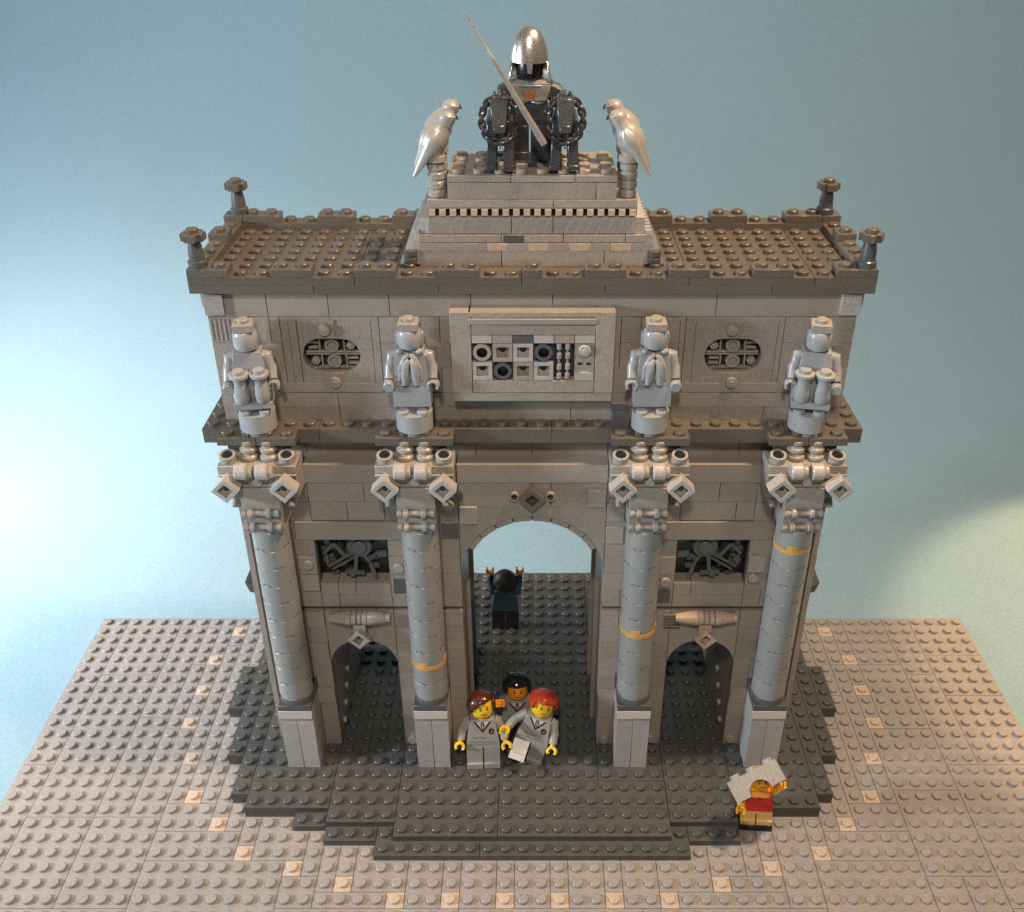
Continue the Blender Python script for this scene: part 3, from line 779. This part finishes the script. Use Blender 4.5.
# ------------------------------------------------------------ figures (toy people and statues)
def arm_pts(s, ang_out, swing, bend=35):
    """shoulder, elbow, wrist; swing rotates the whole arm about the x axis (0 hanging, 90 forward, 180 up)"""
    sh = Vector((s * .80, 0, 0))
    up = Matrix.Rotation(R(-swing), 3, 'X')
    d1 = up @ Vector((s * math.sin(R(ang_out)), 0, -math.cos(R(ang_out))))
    e = sh + d1 * .72
    up2 = Matrix.Rotation(R(-swing - bend), 3, 'X')
    d2 = up2 @ Vector((s * math.sin(R(ang_out * .4)), 0, -math.cos(R(ang_out * .4))))
    return sh, e, e + d2 * .62, d2
def fig_body(b, legs=(0, 0), arms=((18, 5, 35), (18, 5, 35)), head_rot=(0, 0, 0), mt=dict(torso=0, leg=1, skin=2, black=3), hands=True, lean=0, armmat=None, eyes=True, H=1.62):
    """toy figure, feet at z=0, facing -y. One mesh."""
    tor, leg, sk, bk = mt['torso'], mt['leg'], mt['skin'], mt['black']
    for s, a in zip((-1, 1), legs):
        X = T_((0, 0, H - .25)) @ RX(-a) @ T_((0, 0, -(H - .25)))
        x0, x1 = (.04, .97) if s > 0 else (-.97, -.04)
        b.box(x0, x1, -.48, .42, .34, H - .06, leg, X); b.box(x0, x1, -.62, .42, 0, .36, leg, X)
        b.cyl(X @ Vector((x0, 0, H - .35)), X @ Vector((x1, 0, H - .35)), .44, n=16, mat=leg)
    b.box(-.97, .97, -.46, .44, H - .08, H + .2, leg)
    L = T_((0, 0, H + .2)) @ RY(lean) @ T_((0, 0, -(H + .2)))
    z0, z1 = H + .2, H + 1.92
    b.hexa((-.97, .97, -.5, .46), (-.70, .70, -.42, .40), z0 + .005, z1, tor, L)
    S = L @ T_((0, 0, z1 - .34))
    am = tor if armmat is None else armmat
    for s, (ao, sw, bd) in zip((-1, 1), arms):
        sh, e, w, d2 = arm_pts(s, ao, sw, bd)
        P = [S @ p for p in (sh + Vector((-s * .1, 0, .04)), sh + Vector((s * .08, 0, -.02)), sh.lerp(e, .6), e, e.lerp(w, .55), w)]
        b.tube(P, [.27, .31, .29, .27, .25, .24], 12, am)
        d = (S.to_3x3() @ d2).normalized(); W = S @ w
        b.cyl(W - d * .05, W + d * .2, .15, n=10, mat=sk)
        # C shaped hand opening forward
        c = W + d * .42; fw = (Vector((0, -1, 0)) - d * Vector((0, -1, 0)).dot(d)).normalized() if abs(d.y) < .9 else Vector((0, 0, 1))
        sd = d.cross(fw)
        pts = []
        for k in range(11):
            a = R(55 + 250 * k / 10 + 0); pts.append(c - (d * -math.cos(a) * -1 + sd * math.sin(a)) * -.22 * 1.0 if False else c + (d * math.cos(a) + sd * math.sin(a)) * .23)
        for off in (-.14, 0.0, .14): b.tube([p + fw * off for p in pts], .085, 8, sk)
    Hd = L @ T_((0, 0, z1 + .08)) @ RZ(head_rot[2]) @ RX(head_rot[0]) @ RY(head_rot[1])
    b.cyl(Hd @ Vector((0, 0, -.15)), Hd @ Vector((0, 0, .1)), .36, n=16, mat=sk)
    b.lathe([(.45, 0), (.57, .06), (.63, .18), (.64, .5), (.63, .88), (.57, 1.02), (.42, 1.1), (.32, 1.11), (.3, 1.28)], 28, sk, Hd)
    if eyes:
        for s in (-1, 1):
            b.cyl(Hd @ Vector((s * .2, -.55, .64)), Hd @ Vector((s * .205, -.638, .64)), .06, n=10, mat=bk)
        pts = [Hd @ Vector((.2 * math.sin(R(a)), -.645 + .035 * (abs(a) / 50) , .42 - .12 * math.cos(R(a)) + .02)) for a in (-55, -30, 0, 30, 55)]
        b.tube(pts, .025, 6, bk)
        for s in (-1, 1): b.tube([Hd @ Vector((s * .12, -.635, .78)), Hd @ Vector((s * .28, -.59, .8))], .02, 6, bk)
    return L, Hd, z0, z1
def hair(name, mat, Hd, parent, kind):
    b = MB(); n = 36; m = 20; vs = []; keep = []
    rg = random.Random(hash(kind) % 5 + 3)
    c = Vector((0, .03, .66))
    for i in range(m + 1):
        ph = PI * i / m
        for k in range(n):
            th = 2 * PI * k / n
            d = Vector((math.sin(ph) * math.cos(th), math.sin(ph) * math.sin(th), math.cos(ph)))
            r = .76
            if kind == 'flat': r = .78 + .05 * math.sin(7 * th + 2) * math.sin(ph) + (.06 if .5 < ph < 1.1 else 0)
            if kind == 'fringe': r = .76 + .02 * math.sin(9 * th)
            if kind == 'curly': r = .74 + .03 * math.sin(6 * th) * math.sin(5 * ph)
            p = c + Vector((d.x * r, d.y * r, d.z * (.68 if kind == 'flat' else .74)))
            vs.append(p)
    fs = []
    for i in range(m):
        for k in range(n):
            k2 = (k + 1) % n; ph = PI * (i + .5) / m; th = 2 * PI * (k + .5) / n
            x, y, z = math.sin(ph) * math.cos(th), math.sin(ph) * math.sin(th), math.cos(ph)
            lim = -.75
            if y < -.15:
                if kind == 'fringe': lim = .46 + .30 * x if x > -.55 else .1
                elif kind == 'flat': lim = .50 - .12 * abs(x)
                elif kind == 'dome': lim = .52 - .2 * abs(x)
                else: lim = .3
                if abs(x) > .74: lim = -.1
            elif y < .25: lim = -.35
            if kind == 'curly' and y > -.2: lim = -.8
            if z < lim: continue
            fs.append((i * n + k, i * n + k2, (i + 1) * n + k2, (i + 1) * n + k)[::-1])
    b.add([Hd @ v for v in vs], fs, 0, True)
    o = b.build(name, mat, parent)
    s = o.modifiers.new('thick', 'SOLIDIFY'); s.thickness = .1; s.offset = 1
    return o
def uniform_print(L, z0, z1, parent):
    b = MB()
    def py(z): return -.5 + .08 * (z - z0) / (z1 - z0)
    def poly(pts, mat, e):
        b.add([(x, py(z) - e, z) for x, z in pts] + [(x, py(z) + .01, z) for x, z in pts],
              [tuple(range(len(pts)))] + [(i, i + len(pts), (i + 1) % len(pts) + len(pts), (i + 1) % len(pts)) for i in range(len(pts))], mat, False, L)
    t = z1
    poly([(-.52, t - .12), (0, t - .92), (.52, t - .12)], 0, .008)
    poly([(-.38, t - .12), (0, t - .72), (.38, t - .12)], 1, .014)
    poly([(-.08, t - .14), (-.12, t - .45), (0, t - .7), (.12, t - .45), (.08, t - .14)], 0, .02)
    poly([(-.02, t - .2), (-.05, t - .55), (.05, t - .55), (.02, t - .2)], 2, .026)
    for pts in ([(-.55, z0 + .55), (-.3, z0 + .42), (-.3, z0 + .39), (-.56, z0 + .51)], [(-.2, z0 + .55), (0, z0 + .4), (.2, z0 + .5), (.2, z0 + .46), (0, z0 + .36), (-.2, z0 + .51)], [(-.75, z0 + .14), (.75, z0 + .14), (.75, z0 + .11), (-.75, z0 + .11)]):
        poly(pts, 3, .008)
    # badge
    pts = [(.5 + .17 * math.cos(a), t - .82 + .23 * math.sin(a)) for a in [2 * PI * i / 12 for i in range(12)]]
    poly(pts[::-1], 0, .008); poly([(.45, t - .9), (.55, t - .75), (.58, t - .72), (.53, t - .9)], 2, .014)
    o = b.build('uniform_print', ['maroon', 'white', 'peach', 'dgrey'], parent)
    return o
def person(loc, rz, label, hairkind, hairmat, mats, scale=1, printed=True, tiltx=0, tilty=0, **kw):
    t = thing('toy_figure', loc, label, 'toy figure', rz=R(rz))
    t.rotation_euler = (R(tiltx), R(tilty), R(rz)); t.scale = (scale,) * 3
    b = MB(); L, Hd, z0, z1 = fig_body(b, **kw)
    o = b.build('body', mats, t, bevel=.03)
    if hairkind: hair('hair', hairmat, Hd, t, hairkind)
    if printed: uniform_print(L, z0, z1, t)
    return t
person((-3, .55, 0), 3, 'toy figure with brown hair in grey school uniform, left of the red haired one', 'fringe', 'brownhair',
       ['boygrey', 'boygrey', 'yellow', 'black'], scale=1.04, tiltx=-4, arms=((30, 0, 30), (30, 10, 30)), head_rot=(-10, 0, 12))
person((-.93, 2.4, 0), 0, 'toy figure with black hair standing behind two others, one hand raised', 'dome', 'blackhair',
       ['boygrey', 'dgrey', 'orange', 'black'], scale=1.04, arms=((8, 122, 12), (20, 5, 30)), head_rot=(-6, 0, 5))
person((-.38, .85, .12), -14, 'toy figure with bright red hair striding and leaning in grey uniform', 'flat', 'redhair',
       ['boygrey', 'boygrey', 'yellow', 'black'], scale=1.05, tilty=13, tiltx=-4, legs=(46, -10), arms=((44, 52, 20), (26, 10, 30)), head_rot=(-10, 2, 18))
person((-1.95, 13.2, 0), 180, 'toy figure in blue seen from behind beyond the main opening, arms raised', 'curly', 'darkhair',
       ['blue', 'black', 'orange', 'black'], scale=.98, printed=False, arms=((14, 150, 20), (14, 150, 20)), eyes=False)
t = person((13.05, -3.32, -.39), -4, 'toy figure in red top with yellow arms, standing at the platform corner', None, None,
       ['red', 'legtan', 'yorange', 'black', 'yellow'], scale=.93, printed=False, arms=((24, 70, 30), (14, 145, 10)), armmat=4, head_rot=(-10, 0, 6), H=.92)
b = MB(); b.box(-1.05, 1.05, -.72, .5, -.43, 0)
b.build('black_plate', 'black', t, bevel=.02)
b = MB(); z0, z1 = 1.12, 2.84
b.add([(-.60, -.44, z1 - .02), (.60, -.44, z1 - .02), (.66, -.45, z1 - .4), (.2, -.45, z1 - .52), (0, -.45, z1 - .45), (-.2, -.45, z1 - .52), (-.66, -.45, z1 - .4)], [(0, 6, 5, 4, 3, 2, 1)])
b.v = [v + Vector((0, -.004 - .03 * (z1 - v.z), 0)) for v in b.v]
b.add([(-.22, -.49, z1 - .58), (.22, -.49, z1 - .58), (0, -.49, z1 - .72)], [(0, 2, 1)], 1)
b.box(-.62, .62, -.41, .39, z1, z1 + .02)
b.build('neckline', ['yorange', 'maroon'], t)
# held arch brick
t = thing('arch_brick', (12.52, -4.3, 3.86), 'light grey three stud arch brick held overhead by the figure in red', 'toy brick')
t.rotation_euler = (RZ(-22) @ RX(-42) @ RY(-42)).to_euler()
b = MB()
pts = [(.55 * math.cos(PI * i / 14), -.6 + .62 * math.sin(PI * i / 14)) for i in range(15)]
arch_piece(b, 0, .64, -.6, -1.5, 1.5, .6, -.5, .5, n=24)
br = b.build('brick_body', 'grey', t)
b = MB()
for x in (-1, 0, 1): b.stud(x, 0, .6, n=18)
b.build('stud', 'grey', br)

# ------------------------------------------------------------ statues on the ledge
def statue(cx, kind, label, rz=0):
    t = thing('statue', (cx, 1.95, 22.8), label, 'statue', rz=R(rz)); t.scale = (.97, .97, 1)
    b = MB()
    b.lathe([(.80, 0), (.80, .22), (.97, .24), (.97, 1.2)], 28)
    for q in range(4): b.box(.55, .9, -.12, .12, .02, .25, 0, RZ(45 + 90 * q))
    for x in (-.5, .5):
        for y in (-.5, .5): b.stud(x, y, 1.2)
    b.build('round_base', 'statue', t)
    b = MB()
    z = 1.55; b.X = T_((0, .12, 0))
    if kind == 'drape':
        b.box(-.97, .97, -.55, .5, z, z + 1.12)
        z0 = z + 1.14; z1 = z0 + 1.85
        b.hexa((-.97, .97, -.54, .5), (-.70, .70, -.34, .5), z0, z1)
    else:
        b.box(-.97, .97, -.85, .5, z, z + .34)
        b.hexa((-.97, .97, -.5, .5), (-.97, .97, -.5, .5), z + .38, z + 1.0)
        z0 = z + 1.0; z1 = z0 + 1.9
        b.hexa((-.97, .97, -.5, .5), (-.70, .70, -.40, .5), z0, z1)
    b.lathe([(.35, 0), (.35, .12)], 16, 0, T_((0, 0, z1)))
    hz = z1 + .08
    b.lathe([(.42, 0), (.56, .06), (.62, .18), (.63, .5), (.62, .85), (.52, 1.0), (.32, 1.02)], 26, 0, T_((0, -.02, hz)))
    if kind == 'drape':
        b.box(-.70, -.5, -.1, .3, hz + .1, hz + .75); b.box(.5, .70, -.1, .3, hz + .1, hz + .75)
    for s in (-1, 1):
        sh = Vector((s * .78, 0, z1 - .35)); e = sh + Vector((s * .30, -.1, -.62)); w = e + Vector((s * .04, -.36, -.5))
        b.tube([sh + Vector((-s * .1, 0, .05)), sh + Vector((s * .14, 0, 0)), sh.lerp(e, .6), e, w], [.27, .32, .3, .28, .24], 12)
        c = w + Vector((0, -.1, -.28))
        if (cx < 0) == (s > 0):
            pts = [c + Vector((.25 * math.cos(R(a)), 0, .25 * math.sin(R(a)))) for a in range(-40, 221, 26)]
            for off in (-.15, 0, .15): b.tube([p + Vector((0, off, 0)) for p in pts], .085, 8)
        else:
            b.cyl(c + Vector((0, .25, .05)), c + Vector((0, -.28, -.03)), .3, n=16, ch=.04)
    b.build('figure', 'statue', t, bevel=.03)
    if kind == 'drape':
        b = MB(); yy = -.46
        for s in (-1, 1):
            b.tube([(s * .02, yy + .12, z1 - .12), (s * .26, yy + .02, z1 - .32), (s * .50, yy - .02, z1 - .8), (s * .55, yy - .04, z1 - 1.45)], [.12, .14, .13, .07], 10)
            b.tube([(s * .05, yy - .0, z1 - .36), (s * .22, yy - .08, z1 - .58), (s * .26, yy - .1, z1 - 1.1), (s * .32, yy - .1, z1 - 1.7)], [.12, .22, .23, .12], 10)
            b.tube([(s * .08, yy - .05, z1 - .9), (s * .1, yy - .1, z1 - 1.3), (s * .2, yy - .1, z1 - 1.7)], [.08, .11, .05], 10)
            b.ball((s * .5, yy + .25, z1 - .02), (.2, .2, .16))
        b.build('drapery', 'statue', t)
    else:
        b = MB()
        for s in (-1, 1):
            X = T_((s * .5, -.5, z + .36)) @ RX(4); b.cut()
            b.lathe([(.34, 0), (.40, .08), (.43, .5), (.34, .98), (.30, 1.12), (.34, 1.16), (.34, 1.4), (.50, 1.46), (.50, 1.6), (.3, 1.62), (.28, 1.8)], 20, 0, X)
        build_each(b, 'round_jar', 'statue', t)
    b = MB(); hz2 = hz + 1.02
    b.box(-.5, .5, -.42, .58, hz2, hz2 + .38); b.stud(0, .08, hz2 + .38, n=18)
    b.build('head_plate', 'grey', t, bevel=.02)
    return t
statue(-14, 'jars', 'grey statue holding two round jars, on the ledge at the left end', 8)
statue(-6, 'drape', 'grey statue with hanging drapery on its chest, left of the centre panel')
statue(6, 'drape', 'grey statue with hanging drapery on its chest, right of the centre panel')
statue(14, 'jars', 'grey statue holding two round jars, on the ledge at the right end', -10)

# ------------------------------------------------------------ birds
def bird(x, y, z, s, mat, label):
    """falcon perched at (x,y,z); s=+1 head leans to +x"""
    t = thing('bird', (x, y, z), label, 'bird statue', 'silver birds on the plinth'); t.scale = (.88, .95, .86)
    b = MB()
    rings = []   # spine points with radii (rx across, rn normal)
    spine = [((-1.05, -.6), .10), ((-.85, -.3), .22), ((-.55, .1), .33), ((-.25, .6), .50), ((.05, 1.1), .58), ((.32, 1.55), .46), ((.55, 1.86), .33), ((.70, 2.08), .36), ((.80, 2.3), .34), ((.84, 2.47), .20), ((.85, 2.52), .02)]
    pts = [Vector((s * p[0][0], 0, p[0][1])) for p in spine]
    b.tube(pts, [p[1] * 1.34 for p in spine], 18)
    b.tube([Vector((s * 1.0, 0, 2.22)), Vector((s * 1.22, 0, 2.14)), Vector((s * 1.3, 0, 1.98))], [.13, .09, .02], 8, 1)
    b.tube([Vector((s * .1, 0, .55)), Vector((s * .0, 0, .2)), Vector((0, 0, -.05))], [.45, .4, .40], 14)
    for q in (-1, 1): b.ball((s * 1.0, q * .25, 2.3), .06, 1, 8)
    o = b.build('body', [mat, 'gun'], t)
    for q in (-1, 1):
        b = MB()
        w = [((.40, 1.62), .14), ((.25, 1.35), .40), ((0, .95), .52), ((-.35, .4), .32), ((-.72, -.25), .22), ((-1.12, -.9), .09)]
        b.tube([Vector((s * p[0][0], q * (.38 - .04 * i), p[0][1])) for i, p in enumerate(w)], [p[1] for p in w], 12)
        b.v = [Vector((v.x, q * .46 + (v.y - q * .30) * .7, v.z)) for v in b.v]
        b.build('wing', mat, o)
    return t
bird(-4.55, 4.55, 35.95, 1, 'pearl', 'front silver bird on the left post of the plinth, leaning inward')
bird(-4.50, 6.35, 36.05, 1, 'pearl', 'rear silver bird on the left side of the plinth, half hidden')
bird(4.55, 4.55, 35.95, -1, 'pearl', 'front silver bird on the right post of the plinth, leaning inward')
bird(4.50, 6.35, 36.05, -1, 'pearl', 'rear silver bird on the right side of the plinth, half hidden')

# ------------------------------------------------------------ horses and rider
def horse(x, label):
    t = thing('horse', (x, 5.2, 35.45), label, 'toy horse', 'dark horses on top')
    b = MB()
    for s in (-1, 1):
        b.hexa((s * .42 - .26, s * .42 + .26, -.95, -.4), (s * .36 - .24, s * .36 + .24, -.8, -.2), 0, 1.7)
        b.box(s * .42 - .3, s * .42 + .3, -1.08, -.35, 0, .25)
        b.hexa((s * .42 - .22, s * .42 + .22, 1.3, 1.8), (s * .4 - .28, s * .4 + .28, 1.0, 1.8), 0, 1.3)
    b.hexa((-.55, .55, -.7, 1.9), (-.62, .62, -.85, 1.8), 1.2, 2.2)
    b.tube([(0, .2, 1.7), (0, -.3, 2.3), (0, -.6, 2.8), (0, -.72, 3.1)], [.6, .52, .42, .36], 12)
    b.hexa((-.32, .32, -1.5, -.9), (-.42, .42, -1.15, -.2), 1.95, 3.25)
    b.hexa((-.3, .3, -1.55, -.9), (-.26, .26, -1.5, -.95), 1.8, 2.15)
    for s in (-1, 1): b.hexa((s * .2 - .12, s * .2 + .12, -.7, -.45), (s * .22 - .05, s * .22 + .05, -.62, -.52), 3.2, 3.5)
    b.box(-.08, .08, -.75, .3, 3.05, 3.4)
    o = b.build('body', 'gun', t, bevel=.06)
    b = MB(); b.cut(); b.ball((0, -1.1, 1.05), .07, 0, 8)
    for s in (-1, 1): b.cut(); b.ball((s * .33, -.95, 2.85), .07, 0, 8)
    build_each(b, 'rivet', 'silver', o)
    c = 0
    for k in range(19):          # chain links hanging round the head
        a = R(-232 + 284 * k / 18)
        X = Vector((.80 * math.cos(a), -1.05 - .25 * math.sin(-a), 2.3 + .95 * math.sin(a)))
        tan = Vector((-math.sin(a), 0, math.cos(a)))
        nrm = Vector((0, 1, 0)) if k % 2 else Vector((math.cos(a), 0, math.sin(a)))
        pts = [X + tan * .24 * math.cos(q) + nrm * .13 * math.sin(q) for q in [2 * PI * i / 12 for i in range(12)]]
        b = MB(); b.tube(pts, .07, 6, closed=True)
        b.build('chain_link', 'gun', o)
    return t
horse(-1.5, 'dark horse with looped chain harness, left of the armoured rider')
horse(1.5, 'dark horse with looped chain harness, right of the armoured rider')
t = thing('knight_figure', (-.12, 6.4, 35.1), 'toy knight in silver helmet and breastplate standing between two dark horses', 'toy figure')
b = MB(); b.box(-1.2, 1.2, -.9, 1.0, .15, .42, 3)
L, Hd, z0, z1 = fig_body(b, arms=((34, 20, 40), (40, 25, 45)), eyes=False, mt=dict(torso=0, leg=0, skin=1, black=3))
b.v = [v + Vector((0, 0, .42)) if i >= 8 else v for i, v in enumerate(b.v)]
o = b.build('body', ['gun', 'black', 'silver', 'gun'], t, bevel=.03)
b = MB(); zt = z1 + .42
b.hexa((-.80, .80, -.60, .55), (-1.0, 1.0, -.56, .55), zt - .85, zt - .1); b.hexa((-1.0, 1.0, -.56, .55), (-.6, .6, -.36, .36), zt - .1, zt + .08)
b.prism([(-.80, zt - .86), (-.45, zt - 1.0), (0, zt - .86)][::-1], -.6, .5); b.prism([(0, zt - .86), (.45, zt - 1.0), (.80, zt - .86)][::-1], -.6, .5)
b.build('breastplate', 'lance', t, bevel=.05)
b = MB()
def pl(pts, e, mat=0): b.prism(pts, -.60 - e, -.50, mat)
pl([(-.24, zt - .7), (.24, zt - .7), (.28, zt - .38), (.12, zt - .52), (0, zt - .34), (-.12, zt - .52), (-.28, zt - .38)], .03)
pl([(-.5, zt - .2), (.5, zt - .2), (.5, zt - .16), (-.5, zt - .16)], .0, 1)
b.build('crown_emblem', ['crown', 'dgrey'], t)
for s in (-1, 1):
    b = MB(); b.box(-.32, .32, -.4, .4, -.3, .25, 0, T_((s * 1.12, -.1, zt - .5)) @ RY(s * 25)); b.hexa((-.36, .36, -.42, .42), (-.2, .2, -.3, .3), .25, .4, 0, T_((s * 1.12, -.1, zt - .5)) @ RY(s * 25))
    b.build('shoulder_guard', 'gun', t, bevel=.03)
b = MB(); n = 36; prof = []
hb = zt + .10
for i in range(15):
    a = PI / 2 * i / 14; prof.append((.88 * math.cos(a) ** .75 * (1 - .12 * math.sin(a)) if i < 14 else .001, hb + .78 + 1.45 * math.sin(a)))
b.lathe(prof[::1], n, 0, T_((0, 0, 0)))
vs = []; fs = []
for j, (r, z) in enumerate(((1.06, hb - .1), (.95, hb + .25), (.87, hb + .79))):      # neck guard, open at the front
    for i in range(25): a = R(-26 + 232 * i / 24); vs.append((r * math.cos(a), r * math.sin(a) , z))
for j in range(2):
    for i in range(24): fs.append((j * 25 + i, j * 25 + i + 1, (j + 1) * 25 + i + 1, (j + 1) * 25 + i))
b.add(vs, fs, 0, True)
b.hexa((-.09, .09, -.98, -.82), (-.13, .13, -.92, -.76), hb + .38, hb + .9); b.box(-.06, .06, -.86, -.2, hb + .6, hb + .8)
h = b.build('helmet', 'silver', t); sm = h.modifiers.new('thick', 'SOLIDIFY'); sm.thickness = .06; sm.offset = 0
# lance
b = MB(); p = Vector((-2.9, 4.3, 42.2)); q = Vector((.55, 3.75, 36.75)); d = (q - p)
b.tube([p, p + d * .3, p + d * .31, p + d * .36, p + d * .5, p + d * .95, q], [.045, .075, .10, .10, .11, .17, .15], 12)
o = b.build('lance', 'lance'); tag(o, 'long grey lance leaning across the front of the knight', 'lance')

# ------------------------------------------------------------ camera
f, th = 998.1, .5421
cam = bpy.data.cameras.new('camera'); co = bpy.data.objects.new('camera', cam); col.objects.link(co)
cam.sensor_fit = 'HORIZONTAL'; cam.sensor_width = 36; cam.lens = 36 * f / 1024
cam.shift_x = -(532.3 - 512) / 1024; cam.shift_y = 0
co.location = (0, -42.66, 48.09); co.rotation_euler = (PI / 2 - th, 0, 0)
cam.clip_start = .5; cam.clip_end = 1000
sc.camera = co

# ------------------------------------------------------------ light
def area(name, loc, target, size, power, rgb, sy=None, spread=180):
    l = bpy.data.lights.new(name, 'AREA'); l.energy = power; l.color = rgb; l.size = size
    if sy: l.shape = 'RECTANGLE'; l.size_y = sy
    l.spread = R(spread)
    o = bpy.data.objects.new(name, l); col.objects.link(o); o.location = loc
    o.rotation_euler = (Vector(target) - Vector(loc)).to_track_quat('-Z', 'Y').to_euler(); return o
w = bpy.data.worlds.new('World'); sc.world = w; w.use_nodes = True
w.node_tree.nodes['Background'].inputs[0].default_value = (.75, .74, .74, 1); w.node_tree.nodes['Background'].inputs[1].default_value = .085
area('window_light', (-95, -26, 44), (0, 5, 8), 10, 86000, (.76, .88, 1.0), sy=14)
area('backdrop_fill', (-96, 48, 40), (-38, 34, -1), 24, 15500, (.98, .96, .94), spread=105)  # added fill lamp that brightens the paper at the back left
area('left_glow_fill', (-96, 14, 62), (-48, 30, -1), 18, 17500, (1.0, .90, .86), spread=60)  # another added lamp, aimed to make the whitish glow on the left paper
area('ceiling_lamp', (32, -4, 100), (0, 4, 10), 8, 74000, (1.0, .70, .44))
area('room_light', (-6, -80, 110), (0, 0, 8), 10, 50000, (1.0, .88, .76))
l = bpy.data.lights.new('warm_pool_spot', 'SPOT'); l.energy = 185000; l.color = (1.0, .62, .30); l.spot_size = R(44); l.spot_blend = .25; l.shadow_soft_size = 1.2  # added spot that throws the warm pool of light on the right paper
o = bpy.data.objects.new('warm_pool_spot', l); col.objects.link(o); o.location = (74, 24, 48); o.rotation_euler = (Vector((53, 13, -1)) - Vector(o.location)).to_track_quat('-Z', 'Y').to_euler()
sc.view_settings.view_transform = 'Standard'; sc.view_settings.look = 'None'; sc.view_settings.exposure = .08; sc.view_settings.gamma = 1
sc.render.engine = 'CYCLES'; sc.cycles.max_bounces = 5
sc.render.resolution_x = 1024; sc.render.resolution_y = 912
